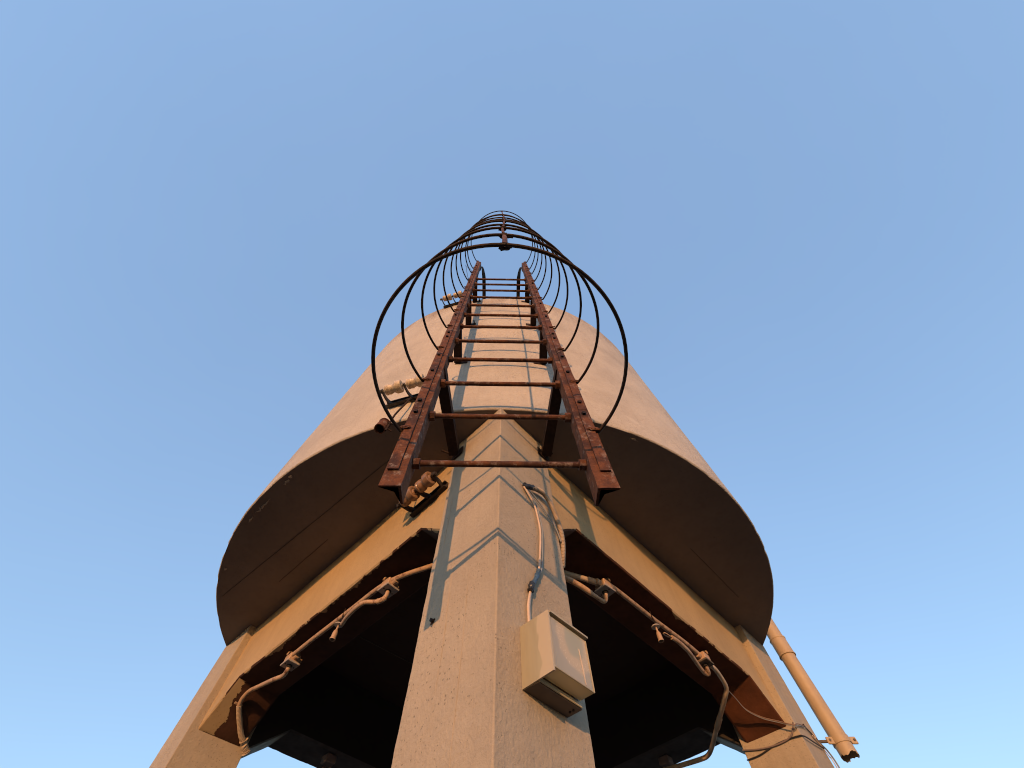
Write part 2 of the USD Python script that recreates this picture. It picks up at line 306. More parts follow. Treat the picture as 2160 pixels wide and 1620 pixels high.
for i, (r, z) in enumerate(prof):
    p = circ(r, z); rr = np.full(NS, r) + wob(p, .0035, 2.2, 3) + (wob(p, .0015, 14, 8) if i > 0 else 0)
    zz_ = np.full(NS, z)
    if 1 <= i <= 4:
        chip = np.clip(meshkit.fbm(circ(RT, 0)*9, 5, 21)-.62, 0, 1)*.10
        chip *= np.linspace(.2, 1, 5)[i] if i < 4 else .55
        rr -= chip*.7; zz_ += chip*.35 + wob(p, .0012, 11, 5)
    if i >= len(prof)-3: zz_ += wob(p, .004, 9, 12)
    wall_rings.append(np.stack([cs*rr, CY+sn*rr, zz_], 1))
part(tower, 'tank_wall', rings(wall_rings), 'tank', 40)
roof = rings([circ(RT-.031, HT-.05), circ(RT-.031, HT+.004), circ(RT-.6, HT+.05)]); part(tower, 'roof', roof, 'tank')
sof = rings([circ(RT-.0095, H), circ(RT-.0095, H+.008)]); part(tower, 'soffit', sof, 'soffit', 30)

def rounded_square(c, rad, per, rot, centre):
    """ring of a square pillar with softly rounded arrises"""
    out = []; h = c/2
    for k in range(4):
        a0 = k*np.pi/2
        e = np.array([[h, y] for y in np.linspace(-h+rad, h-rad, per)])
        arc = np.array([[h-rad+rad*np.cos(t), h-rad+rad*np.sin(t)] for t in np.linspace(0, np.pi/2, 5)[1:-1]])
        q = np.vstack([e, arc]); ca, sa = np.cos(a0), np.sin(a0); out.append(q@np.array([[ca, sa], [-sa, ca]]))
    q = np.vstack(out); ca, sa = np.cos(rot), np.sin(rot); return q@np.array([[ca, sa], [-sa, ca]])+centre
half = C*S2
for i, (cx, cy) in enumerate(((0, half), (-RC+half, CY), (RC-half, CY), (0, 2*RC-half))):
    base = rounded_square(C, .0045, 14, np.pi/4, (cx, cy)); R = []
    nrm = base-np.array([cx, cy]); nrm /= np.linalg.norm(nrm, axis=1, keepdims=True)
    for z in np.r_[np.arange(-Z0-.05, .1, .035), np.arange(.1, H, .011 if i == 0 else .035), H+.0035]:
        p = np.column_stack([base, np.full(len(base), z)])
        d = wob(p, .0024, 5.5, 31+i) + wob(p, .0016, 30, 51+i)
        p[:, :2] += nrm*d[:, None]; R.append(p)
    part(tower, 'column', rings(R), 'column', 30)

def beam(corner_a, along, inward, mat, name='beam', z_top=H+.004):
    """beam between two columns with a sloping haunch at each end; inward is the horizontal direction into the tower"""
    LT = RC*2*S2; t0, t1 = C-.006, LT-C+.006; HL, HD = .226, .176
    st = np.unique(np.r_[np.linspace(t0, t1, 220), C+HL, LT-C-HL]); R = []
    for t in st:
        e = min(t-C, LT-C-t); drop = HD*np.clip(1-e/HL, 0, 1); zb = H-HB-drop
        q = np.array([[t*31.7, 0, 0]]); j1 = (meshkit.fbm(q*.45, 5, 61)[0]-.5)*.012; j2 = (meshkit.fbm(q*.9, 4, 62)[0]-.5)*.007
        prof_ = [(R_IN, z_top)] + [(R_IN+.0015*math.sin(9*t+5*z), z) for z in np.linspace(H-.04, zb+.03, 6)] + [(R_IN+.001, zb+.008+j1*.6), (R_IN+.007+abs(j2), zb+.0005+j1*.5), (R_IN+.03, zb), (.24, zb), (.300, zb+.001), (.313, zb+.010), (.313, z_top)]
        R.append(np.array([np.r_[np.array(corner_a)+np.array(along)*t+np.array(inward)*u, z] for u, z in prof_]))
    return part(tower, name, rings(R), mat, 25)
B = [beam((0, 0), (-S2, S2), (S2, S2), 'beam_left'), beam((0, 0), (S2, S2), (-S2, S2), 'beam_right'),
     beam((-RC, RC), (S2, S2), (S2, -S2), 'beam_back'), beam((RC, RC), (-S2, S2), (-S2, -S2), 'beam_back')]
# bare slab inside the beam ring, one board mark across it
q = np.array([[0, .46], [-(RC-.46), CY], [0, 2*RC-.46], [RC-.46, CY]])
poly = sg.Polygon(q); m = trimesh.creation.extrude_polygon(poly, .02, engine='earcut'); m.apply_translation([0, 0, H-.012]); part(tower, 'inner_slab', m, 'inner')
for (a, b) in (((-1.25, 1.55), (.1, 2.75)), ((.15, .75), (1.3, 1.95))):
    a, b = np.array([*a, H-.014]), np.array([*b, H-.014]); part(tower, 'form_seam', box((np.linalg.norm(b-a), .006, .006), frame((a+b)/2, b-a, [0, 0, 1])), 'seam')
# board joints on the outer soffit, running beside the beams
SPALLS = [(-1.19, .47, -1.222, .505, .008), (-1.325, .605, -1.435, .715, .0065), (-1.455, .735, -1.49, .785, .005), (-1.165, .445, -1.19, .452, .006), (-1.72, 1.16, -1.73, 1.175, .006), (.70, .172, .745, .193, .004)]
def seam_line(a, b, w=.0022):
    a, b = np.array([*a, H-.0008]), np.array([*b, H-.0008]); s = np.linspace(0, 1, 60)[:, None]; p = a+(b-a)*s
    p[:, 0] += wob(p, .004, 6, 77); return tube(p, w*(.45+meshkit.fbm(p*9, 3, 9)), 5)
part(tower, 'form_seam', seam_line((-.40, .14), (-1.82, 1.42)), 'seam')
part(tower, 'form_seam', seam_line((-1.05, .92), (-1.42, 1.28), .002), 'seam')
part(tower, 'form_seam', seam_line((1.20, .98), (1.62, 1.42), .002), 'seam')
# flakes of render hanging at the soffit's rim
for (ax, ay, bx, by, w) in SPALLS:
    s = np.linspace(0, 1, 14)[:, None]; a, b = np.array([ax, ay, H-.003]), np.array([bx, by, H-.003]); p = a+(b-a)*s
    p[:, :2] += rng.normal(0, .004, (14, 2)); q2_ = tube(p, np.abs(w*(.4+.9*rng.random(14)))*np.sin(np.pi*np.linspace(.08, .95, 14)), 6, wob=.25); q2_.vertices[:, 2] = H-.001+(q2_.vertices[:, 2]-H)*.35
    part(tower, 'spall', q2_, 'tank', 20)
# plaster arrises and trowel ridges on the front column
for (x, z0, z1, w) in ((-.205, 1.5, 1.0, .004), (.21, 1.70, 1.25, .005), (-.15, 1.25, .5, .003), (-.09, 1.0, .2, .0025)):
    s = np.linspace(0, 1, 40); p = np.stack([np.full(40, x), np.full(40, abs(x)), z0+(z1-z0)*s], 1); p[:, 0] += wob(p, .003, 7, 5); p[:, 1] = np.abs(p[:, 0])
    part(tower, 'plaster_ridge', tube(p, w*.5*np.sin(np.pi*np.clip(s, .04, .96)), 6), 'column')
# rusty bolt stub on the front column's left face
st = cat(tube([(-.193, .193, .829), (-.201, .185, .826)], .006, 8, wob=.15), tube([(-.189, .188, .833), (-.194, .191, .824), (-.199, .189, .815)], .0028, 6))
part(tower, 'bolt_stub', st, 'rustdark')

# ------------------------------------------------------------------ caged ladder
lad = thing('caged_ladder', 'rusty steel cage ladder climbing the tank above the front leg', 'ladder', (0, -.25, .87))
YF, YL = -.2834, -.2484
def lx(z): return .004-.0085*(z-1.0)                # the ladder leans a little to the left
HW = .2635
ZT = 5.42
def extrude_path(poly, zs, jit=.0006):
    R = []
    for z in zs:
        P = np.array(poly)+rng.normal(0, jit, (len(poly), 2)); R.append(np.column_stack([P[:, 0]+lx(z), P[:, 1], np.full(len(P), z)]))
    return rings(R)
FL, LG, TH = .060, .062, .0065
stringers = []
for sgn in (-1, 1):
    L_ = [(HW, YF), (HW+.030, YF), (HW+FL, YF), (HW+FL, YF+TH), (HW+.03, YF+TH), (HW+TH, YF+TH), (HW+TH, YF+.035), (HW+TH, YF+LG), (HW, YF+LG), (HW, YF+.035)]
    poly = [(sgn*x, y) for x, y in L_]
    stringers.append(part(lad, 'stringer', extrude_path(poly, np.r_[.872 if sgn < 0 else .868, np.arange(.90, ZT, .06), ZT]), 'rust', 25))
    # over-arching handhold that returns to the roof
    arc = []
    for a in np.linspace(0, np.pi, 26): arc.append((-.225-.30*math.cos(a)+.30, 5.36+.30*math.sin(a)))
    arc = [(-.225, 5.05)]+arc+[(.375, 5.0), (.375, 4.64)]
    R = [];
    A = np.array(arc); T_ = np.gradient(A, axis=0); T_ /= np.linalg.norm(T_, axis=1, keepdims=True); Nn = np.stack([-T_[:, 1], T_[:, 0]], 1)
    for k_, ((y, z), n_) in enumerate(zip(A, Nn)):
        x0 = lx(z)+sgn*(HW-.001); x1 = lx(z)+sgn*(HW-.010-.040*min(1, max(0, (k_-1)/9)))
        R.append(np.array([[x0, y, z], [x1, y, z], [x1, y+n_[0]*.007, z+n_[1]*.007], [x0, y+n_[0]*.007, z+n_[1]*.007]]))
    part(lad, 'handhold', rings(R), 'rustdark', 30)
# flat bars on the front flanges
bars = []
for sgn in (-1, 1):
    x0, x1 = HW+.022, HW+.0525
    segs = [(.938, 1.30), (1.303, 1.92), (1.923, 2.75), (2.753, 3.7), (3.703, 4.7), (4.703, ZT+.01)]
    for k, (za, zb) in enumerate(segs):
        d = .0005*(k % 2); poly = [(sgn*x, y) for x, y in ((x0+d*3, YF-.0075-d), (x1+d*4, YF-.0075-d), (x1+d*4, YF-.0008), (x0+d*3, YF-.0008))]
        part(lad, 'flat_bar', extrude_path(poly, np.r_[za, np.arange(za+.05, zb-.02, .05), zb], .0005), 'rust', 25)
    for z in (1.27, 1.36, 1.66, 1.86, 2.16, 2.24, 2.64, 3.02, 3.45, 3.86, 3.93, 4.3, 4.7, 5.0):
        x = lx(z)+sgn*(HW+.037+rng.uniform(-.003, .003)); part(stringers[0 if sgn < 0 else 1], 'bolt', bolt((x, YF-.0085, z), (0, -1, 0), .0085 if z < 2 else .0075, .008), 'rustdark')
# rungs
for k in range(12):
    z = 1.0205+.3*k; xa, xb = lx(z)-HW+.001, lx(z)+HW-.001; dz = rng.uniform(-.002, .002)
    s = np.linspace(0, 1, 26); p = np.stack([xa+(xb-xa)*s, YL+.0*s, z+dz*(s-.5)], 1)
    rg = part(lad, 'rung', tube(p, .0098, 12, wob=.03), 'rust', 40)
    for sgn, x in ((-1, xa), (1, xb)):
        T = frame((x-sgn*.0105, YL, z), (1, 0, 0), (0, .3*rng.uniform(-1, 1), 1)); nut = trimesh.creation.cylinder(.0185, .020, sections=6); nut.apply_transform(frame((x-sgn*.0105, YL, z), (0, math.cos(.4*k), math.sin(.4*k)), (1, 0, 0)))
        part(rg, 'nut', nut, 'rust', 20)
# cage hoops
HZ = [1.160, 1.560, 1.976, 2.383, 2.776, 3.226, 3.632, 4.040, 4.500, 4.855, 5.425]
fronts = []
for k, z in enumerate(HZ):
    cx = lx(z)+rng.uniform(-.004, .004)*(k > 0); rad = .3855+rng.uniform(-.005, .004)*(k > 0); cy = -.4835+rng.uniform(-.006, .006)*(k > 0)
    if k == 10: cy -= .02
    a0 = math.atan2(.316, YF-.009-cy); A = np.linspace(a0, 2*np.pi-a0, 73)
    p = np.stack([cx+rad*np.sin(A), cy+rad*np.cos(A), np.full(73, z)], 1)
    p[:, 2] += .006*np.sin(A-1)*rng.uniform(-1, 1) - (.058, .080, .095)[min(k, 2)]*np.clip((YF-p[:, 1])/.585, 0, 1)     # the hoops sag towards the front
    p[:, 1] = YF-.009+(p[:, 1]-YF+.009)*(1.012 if k == 0 else 1.008)
    p = np.vstack([p[0]+[-.018, .001, 0], p, p[-1]+[.018, .001, 0]])
    hp = part(lad, 'cage_hoop', tube(p, .0056, 10), 'hoop', 40)
    i = np.argmin(p[:, 1]); fronts.append(p[i])
    for sgn in (-1, 1):
        blob = trimesh.creation.icosphere(2, .011); blob.vertices *= (1.6, .45, .8); blob.vertices *= (1+.18*rng.standard_normal(len(blob.vertices)))[:, None]; blob.apply_translation((lx(z)+sgn*.312, YF-.011, z)); part(hp, 'weld', blob, 'rust')
# upright bar on the front of the cage, in short welded lengths
bar = np.array(fronts); bar[:, 1] += .004; bar[:, 0] = np.array([.010, .006, -.001, .001, .004, .003, -.003, -.006, -.010, -.016, -.034])
bar[:, 2] += .004
pts = []
for a, b in zip(bar[:-1], bar[1:]):
    for s in np.linspace(0, 1, 6, endpoint=False): pts.append(a+(b-a)*s)
pts.append(bar[-1]+[0, 0, .03]); pts = np.array(pts)
pts[:, 0] += wob(pts, .004, 3, 4)
rr = np.full(len(pts), .0062); rr[:6] = .0085
cb = part(lad, 'cage_upright', tube(pts, rr, 10, wob=.04), 'rust', 40)
for k, b in enumerate(bar):
    blob = trimesh.creation.icosphere(2, .012 if k < 4 else .010); blob.vertices *= (1.35, .8, .8); blob.vertices *= (1+.2*rng.standard_normal(len(blob.vertices)))[:, None]; blob.apply_translation(b); part(cb, 'weld', blob, 'rustdark')
part(cb, 'weld', tube([bar[1]+[.012, 0, 0], bar[1]+[.032, .002, .004]], .006, 7, wob=.1), 'rustdark')
# wall brackets of angle iron
def angle_bar(a, b, w=.05, t=.006, side=1):
    a, b = np.array(a), np.array(b); T = frame(a, b-a, [0, 0, 1]); L = np.linalg.norm(b-a)
    prof_ = [(0, 0), (side*w, 0), (side*w, t), (side*t, t), (side*t, w), (0, w)]
    R = []
    for s in np.linspace(0, L, 12):
        P = np.array([[s, y, z] for y, z in prof_])+np.r_[0, 0, 0]; P[:, 1:] += rng.normal(0, .0004, (6, 2)); R.append(P)
    m = rings(R); m.apply_transform(T); return m
for z, foot in ((1.742, None), (2.572, 'tank'), (3.519, 'tank'), (4.452, 'tank')):
    for sgn in (-1, 1):
        xs = lx(z)+sgn*(HW-.004)
        if foot is None:
            a = (xs, YF+.012, z); b = (sgn*.214, .210, z)
        else:
            xf = lx(z)+sgn*.268; b = (xf, CY-math.sqrt(RT**2-xf**2)+.001, z); a = (xs, YF+.012, z)
        br = part(lad, 'bracket', angle_bar(a, b, .050, .006, side=1 if sgn < 0 else -1), 'rustdark', 25)
        b = np.array(b)
        if foot is None:
            n = np.array([sgn*S2, -S2, 0]); tdir = np.array([sgn*S2, S2, 0])
            c = b+tdir*.010+n*.004+[0, 0, .02]
            part(br, 'foot_plate', box((.085, .055, .006), frame(c, tdir, n)), 'rustdark')
            e = c+tdir*.018; part(br, 'anchor_bolt', tube([e, e+n*.02+np.array([sgn*.055, -.01, .012])*(1 if sgn < 0 else .4)], .0055, 8), 'rustdark')
        else:
            v = b-[0, CY, z]; n = v/np.linalg.norm(v); tdir = np.cross([0, 0, 1], n)
            c = b+n*.003+[0, 0, .02]-tdir*sgn*.0
            part(br, 'foot_plate', box((.085, .06, .006), frame(c, tdir, n)), 'rustdark')
            part(br, 'anchor_bolt', tube([c+tdir*.03, c+tdir*.03+n*.035], .006, 8), 'rustdark')
part(lad, 'tie_wire', tube(spline([(lx(4.1)-.345, -.40, 4.12), (lx(4.1)-.33, -.35, 4.35), (lx(4.5)-.31, YF-.008, 4.46)], 6), .002, 5), 'hoop')
part(lad, 'tie_wire', tube(spline([(lx(4.0)-.352, -.42, 4.10), (lx(4.0)-.325, -.33, 3.98), (lx(4)-.30, YF-.006, 3.93)], 6), .002, 5), 'hoop')

# ------------------------------------------------------------------ insulator brackets
def insulators(label, base_a, base_b, n, pmat, bmat, pr=.105, extra=0.0):
    """two spool insulators threaded on a rod, carried by three prongs of a channel iron; n points away from the wall"""
    a, b, n = np.array(base_a), np.array(base_b), np.array(n, float); n /= np.linalg.norm(n); e = (b-a); L = np.linalg.norm(e); e /= L; upv = np.cross(n, e)
    if upv[2] < 0: upv = -upv
    c = (a+b)/2; t = thing('insulator_bracket', label, 'insulator', tuple(c), 'insulator brackets beside the ladder')
    part(t, 'base_bar', cat(box((L+.02, .042, .008), frame(c+n*.005, e, n)), box((L+.02, .006, .022), frame(c+n*.016-upv*.018, e, n)), box((L+.02, .006, .022), frame(c+n*.016+upv*.018, e, n))), bmat)
    rod_c = c+n*pr
    for k, s in enumerate((-.5, 0, .5)):
        f = c+e*(s*L); foot = f+e*(.022 if s < .4 else -.022)
        P = [foot+n*.008, f+n*.045+e*(.006 if s < .4 else -.006), f+n*.085, f+n*(pr+.012)]
        sp = spline(P, 8); w = np.linspace(.019, .010, len(sp)); R = []
        for q_, ww in zip(sp, w): R.append(np.array([q_+upv*ww*x+e*.0035*y for x, y in ((-1, -1), (1, -1), (1, 1), (-1, 1))]))
        pg = part(t, 'prong', rings(R), bmat, 40)
    part(t, 'rod', cat(tube([rod_c-e*(L/2+.022), rod_c+e*(L/2+.022)], .0065, 8), bolt(rod_c-e*(L/2+.008), -e, .013, .012), bolt(rod_c+e*(L/2+.008), e, .013, .012)), bmat)
    r = .036
    sp_ = [(0, 0), (.018, 0), (.020, .004), (r*.78, .004), (r*.86, .007), (r*.88, .013), (r*.80, .016), (r*.80, .018), (r*.88, .021), (r*.87, .027), (r*.76, .033), (r*.71, .038), (r*.76, .043), (r*.95, .049), (r*1.04, .053), (r*1.04, .070), (r*1.0, .075), (r*.90, .077), (.024, .077), (.018, .074), (.012, .0775), (0, .0775)]
    for s in (-.25, .25):
        sc = L*.40/.0775
        prof_ = [(x, y*sc) for x, y in sp_]
        part(t, 'spool', lathe(prof_, rod_c+e*(s*L-L*.20), e, 30), pmat, 35)
    part(t, 'fixing', cat(tube([c-e*.03+upv*-.024+n*.006, c+e*.07-upv*.026+n*.006], .0035, 6), bolt(c+e*.02-upv*.026+n*.004, n, .008, .01)), bmat)
    return t
def tankp(x, z): return (x, CY-math.sqrt(RT**2-x*x), z)
pa, pb = tankp(-.650, 2.090), tankp(-.400, 2.112)
insulators('two cream spool insulators on iron bracket low on the tank wall', pa, pb, (-.28, -1, 0), 'porcelain', 'cast')
pa, pb = tankp(-.665, 4.550), tankp(-.425, 4.556)
insulators('two small pale spool insulators at the top rim of the tank', pa, pb, (-.28, -1, 0), 'porcelain', 'cast')
f = lambda t, z: (-t*S2+R_IN*S2, t*S2+R_IN*S2, z)
insulators('brown glazed spool insulators on dark bracket on the left beam', f(.660, 1.627), f(.418, 1.636), (-S2, -S2, 0), 'porcelain_brown', 'castdark', .095)

# ------------------------------------------------------------------ rusty socket on a bent rod
t = thing('flag_socket', 'rusty open pipe socket on a bent rod at the tank edge', 'pipe socket', (-.58, .04, 1.73))
c = np.array([-.585, .040, 1.735]); ax = np.array([.12, .10, 1.0]); ax /= np.linalg.norm(ax)
tb = lathe([(.0225, -.030), (.027, -.030), (.027, .030), (.030, .031), (.030, .038), (.0225, .038), (.0225, -.030)], c, ax, 24); part(t, 'tube', tb, 'rust')
part(t, 'tube_floor', lathe([(0, .028), (.0225, .028), (.0225, .032), (0, .032)], c, ax, 24), 'dark')
part(t, 'rod', tube(spline([c+[.030, -.004, -.045], c+[.032, -.004, .0], (-.548, .035, 1.85), (-.520, .038, 2.00), (-.512, .045, 2.07), (-.495, .060, 2.085), (-.44, .052, 2.085)], 8), .0052, 8), 'rustdark')
part(t, 'clamp', tube([c+[.02, -.012, .02], c+[.065, .004, .02]], .0045, 6), 'rustdark'); part(t, 'clamp', tube([c+[.018, -.01, -.022], c+[.055, .01, -.03]], .0045, 6), 'rustdark')

# ------------------------------------------------------------------ conduits and junction boxes under the beams
ZP = H-HB
t = thing('conduit_pipe', 'cream rigid conduit running under the left beam', 'conduit', (-.7, .9, 1.42))
part(t, 'pipe', tube(spline([(-.12, .575, 1.43), (-.22, .590, 1.427), (-.327, .634, 1.423), (-.444, .686, 1.423), (-.53, .735, 1.424), (-.61, .799, 1.425), (-.743, .931, 1.425), (-.872, 1.058, 1.425), (-.992, 1.175, 1.425), (-1.123, 1.308, 1.425)], 8), .0118, 14), 'conduit', 50)
t2 = thing('conduit_pipe', 'worn cream conduit under the right beam with grey bare ends', 'conduit', (.7, .9, 1.42))
part(t2, 'pipe', tube(spline([(.530, .745, 1.425), (.602, .803, 1.425), (.826, 1.021, 1.425), (1.013, 1.194, 1.425), (1.135, 1.318, 1.425)], 8), .0115, 14), 'conduit', 50)
part(t2, 'pipe', tube([(.18, .62, 1.423), (.326, .677, 1.421), (.43, .715, 1.420), (.53, .762, 1.42)], .0128, 14), 'hose', 50)
part(t2, 'coupling', tube([(.44, .718, 1.420), (.475, .733, 1.420)], .0150, 14), 'conduit', 50)
part(t2, 'bent_pipe', tube(spline([(1.15, 1.35, 1.405), (1.211, 1.383, 1.399), (1.275, 1.470, 1.399), (1.318, 1.545, 1.385), (1.318, 1.60, 1.37), (1.322, 1.736, 1.36), (1.337, 1.953, 1.358), (1.348, 2.106, 1.355), (1.340, 2.20, 1.352), (1.295, 2.245, 1.35), (1.152, 2.335, 1.35), (.95, 2.46, 1.35)], 8), .0125, 12), 'hose', 50)
part(t2, 'bent_pipe_sleeve', tube([(1.327, 1.80, 1.359), (1.334, 1.90, 1.358)], .0155, 12), 'hose', 50)
def junction_box(label, c, ang, lmat='lidgrey'):
    t = thing('junction_box', label, 'junction box', (c[0], c[1], 1.42), 'junction boxes under the beams')
    e = np.array([math.cos(ang), math.sin(ang), 0]); n = np.array([-e[1], e[0], 0])
    part(t, 'body', box((.062, .062, .040), frame((c[0], c[1], 1.416), e, (0, 0, 1)), .004), 'conduit')
    part(t, 'lid', box((.080, .074, .009), frame((c[0], c[1], 1.391), e, (0, 0, 1)), .002), lmat)
    for s in (-1, 1):
        q = np.array([c[0], c[1], 1.3865])+n*s*.026; part(t, 'screw', bolt(q+[0, 0, .0015], (0, 0, -1), .0038, .003), 'dark')
        part(t, 'spigot', lathe([(0, 0), (.0165, 0), (.0165, .022), (.0145, .026), (0, .026)], np.array([c[0], c[1], 1.420])+e*s*.030, e*s, 16), 'conduit')
    sad = [np.array([c[0], c[1], 1.42])+e*.012+n*x+[0, 0, z] for x, z in ((-.034, .014), (-.030, .030), (-.012, .036), (0, .030), (.014, .037), (.030, .030), (.034, .014))]
    part(t, 'saddle', tube(spline(sad, 5), .0055, 6, wob=.1), 'conduit')
    rear = n if n[1] > 0 else -n
    part(t, 'tab', cat(box((.030, .004, .030), frame(np.array([c[0], c[1], 1.424])+rear*.050+e*.01, e, (0, 0, 1))), box((.030, .022, .004), frame(np.array([c[0], c[1], 1.437])+rear*.040+e*.01, e, (0, 0, 1)))), 'conduit')
    part(t, 'nipple', lathe([(0, 0), (.0155, 0), (.0155, .003), (.011, .004), (.011, .012), (0, .012)], (c[0], c[1], 1.387), (0, 0, -1), 14), 'dark')
    return t
junction_box('cream junction box under the left beam nearest the front leg', (-.538, .760), math.radians(137))
junction_box('cream junction box farther out, near the left leg', (-1.130, 1.338), math.radians(135))
junction_box('junction box with bright worn top, under right beam nearest the front leg', (.527, .765), math.radians(40))
junction_box('junction box near the right leg with hose bent back below it', (1.150, 1.336), math.radians(44), 'seam')
def hose(label, pts, r=.0105, mat='hose', ribs=None, loc=None):
    t = thing('flexible_hose', label, 'hose', pts[0])
    part(t, 'hose', tube(spline(pts, 9), r, 12), mat, 50)
    for q in ribs or []: part(t, 'ribbed_section', corrugated(q, r*1.18), mat, 60)
    return t
hose('short slack hose hanging along the left conduit from its inner box', [(-.538, .760, 1.388), (-.538, .757, 1.362), (-.545, .760, 1.346), (-.563, .768, 1.340), (-.592, .777, 1.340), (-.637, .779, 1.340), (-.674, .807, 1.340), (-.710, .847, 1.340), (-.743, .891, 1.342), (-.771, .940, 1.345)], .0102, 'conduit', ribs=[[(-.540, .758, 1.352), (-.548, .762, 1.344), (-.566, .769, 1.340), (-.580, .774, 1.340)]])
h = hose('bent hose running from the outer left box down the left leg', [(-1.130, 1.338, 1.388), (-1.137, 1.350, 1.368), (-1.165, 1.388, 1.364), (-1.233, 1.437, 1.372), (-1.34, 1.54, 1.40), (-1.43, 1.622, 1.418), (-1.470, 1.660, 1.402), (-1.485, 1.690, 1.380)], .0115, 'conduit')
part(h, 'ribbed_section', corrugated([(-1.485, 1.690, 1.380), (-1.482, 1.735, 1.357), (-1.476, 1.782, 1.334), (-1.468, 1.830, 1.310), (-1.455, 1.870, 1.292)], .0135, .007), 'hose', 60)
wr = np.array([(-1.455, 1.868, 1.295), (-1.450, 1.890, 1.283), (-1.440, 1.912, 1.272), (-1.434, 1.925, 1.262)]); part(h, 'wrapping', tube(spline(wr, 5), .017*(1+.2*rng.standard_normal(16)).clip(.7, 1.3), 9, wob=.12), 'hose', 20)
part(h, 'clip', box((.012, .05, .006), frame((-1.492, 1.690, 1.386), (-S2, S2, -.5), (0, 0, 1))), 'conduit')
hose('ribbed hose bent under the inner box of the right beam', [(.20, .59, 1.372), (.325, .645, 1.366), (.382, .683, 1.362), (.467, .752, 1.356), (.508, .783, 1.352), (.524, .782, 1.356), (.527, .768, 1.372), (.527, .765, 1.388)], .0105, 'conduit', ribs=[[(.30, .634, 1.367), (.382, .684, 1.362), (.45, .738, 1.357)]])
h = hose('hose doubled back under the outer box by the right leg', [(1.150, 1.336, 1.388), (1.158, 1.350, 1.372), (1.167, 1.374, 1.362), (1.151, 1.374, 1.361), (1.116, 1.335, 1.363), (1.069, 1.265, 1.365), (1.025, 1.198, 1.365), (.978, 1.141, 1.365), (.940, 1.103, 1.366), (.908, 1.078, 1.368)], .0108, 'conduit')
part(h, 'wire_loop', tube(spline([(.912, 1.080, 1.368), (.888, 1.074, 1.368), (.862, 1.056, 1.370), (.868, 1.046, 1.37), (.893, 1.063, 1.368), (.914, 1.082, 1.367)], 6), .0028, 6), 'conduit')
def lamp_socket(label, c, tip):
    t = thing('lamp_socket', label, 'lamp socket', tuple(c), 'lamp sockets without bulbs under the beams')
    c, tip = np.array(c), np.array(tip); d = tip-c; L = np.linalg.norm(d)
    part(t, 'ceiling_rose', lathe([(0, 0), (.020, 0), (.022, .003), (.022, .006), (.008, .009), (0, .009)], c, d, 20), 'lidgrey')
    part(t, 'stem', tube([c+d*.05, c+d*.55], .0050, 8), 'conduit')
    part(t, 'hook', tube(spline([c, c-d/L*.02+[.006, 0, 0], c-d/L*.05, c-d/L*.092], 5), .0028, 6), 'rustdark')
    part(t, 'holder', lathe([(0, 0), (.006, 0), (.011, .008), (.0125, .018), (.0125, .040), (.0145, .042), (.0145, .048), (.0105, .048), (.0105, .020), (0, .020)], c+d*.45, d, 20), 'conduit')
lamp_socket('empty lamp socket hanging by the slack hose under left beam', (-.800, .972, 1.366), (-.803, .974, 1.300))
lamp_socket('empty lamp socket hanging by the wire loop under right beam', (.806, .984, 1.364), (.809, .986, 1.298))

# ------------------------------------------------------------------ wall lamp on the front column
NR = np.array([S2, -S2, 0]); TR_ = np.array([S2, S2, 0]); UZ = np.array([0, 0, 1.])
O = np.array([.064, .064, 0])                         # back left edge of the case on the right face
def fl(t, d, z): return O+TR_*t+NR*d+UZ*z
t = thing('wall_light', 'beige floodlight case with dusty frosted glass on the front leg', 'wall light', tuple(fl(.08, .05, .65)))
ZL, ZU, D, Wd = .567, .7205, .100, .160
def slab(pts, thick_dir, th):
    P = np.array(pts); return trimesh.convex.convex_hull(np.vstack([P, P+np.array(thick_dir)*th]))
part(t, 'side_panel', slab([fl(0, 0, ZL), fl(0, D, ZL+.003), fl(0, D, ZU-.001), fl(0, 0, ZU)], TR_, .005), 'caseside', 20)
part(t, 'visor', slab([fl(.0055, 0, ZU-.0055), fl(.0055, D+.004, ZU-.0065), fl(Wd, D+.004, ZU-.0065), fl(Wd, 0, ZU-.0055)], UZ, .005), 'case', 20)
part(t, 'back_panel', slab([fl(.0055, .0005, ZL+.006), fl(Wd, .0005, ZL+.006), fl(Wd, .0005, ZU-.0062), fl(.0055, .0005, ZU-.0062)], NR, .004), 'caseedge', 20)
part(t, 'bottom_plate', slab([fl(.0055, .0, ZL), fl(Wd+.004, .0, ZL), fl(Wd+.004, .047, ZL), fl(.0055, .047, ZL)], UZ, .005), 'caseedge', 20)
part(t, 'bottom_lip', box((Wd-.004, .004, .010), frame(fl(Wd/2+.003, .0495, ZL+.006), TR_, UZ)), 'case')
part(t, 'inner_tray', slab([fl(.0058, .046, ZL+.012), fl(Wd-.005, .046, ZL+.012), fl(Wd-.005, .046, ZU-.007), fl(.0058, .046, ZU-.007)], -NR, .003), 'caseedge', 20)
dm = slab([fl(.0075, .052, ZL+.014), fl(Wd-.006, .052, ZL+.014), fl(Wd-.006, .052, ZU-.012), fl(.0075, .052, ZU-.012)], NR*1, .0445)
df = part(t, 'diffuser', dm, 'diffuser', 20)
gl = [(fl(.0075, .0975, ZL+.0145), fl(Wd-.006, .0975, ZL+.0145)), (fl(.0075, .0975, ZL+.0145), fl(.0075, .0975, ZU-.013)), (fl(Wd-.006, .0975, ZL+.0145), fl(Wd-.006, .0975, ZU-.013))]
for a, b in gl: part(df, 'gasket_edge', tube(np.linspace(a, b, 8), .0016, 6), 'case')
part(df, 'mould_ridge', tube(np.linspace(fl(.125, .0967, ZL+.02), fl(.118, .0967, ZU-.05), 8), .0012, 5), 'wire_white')
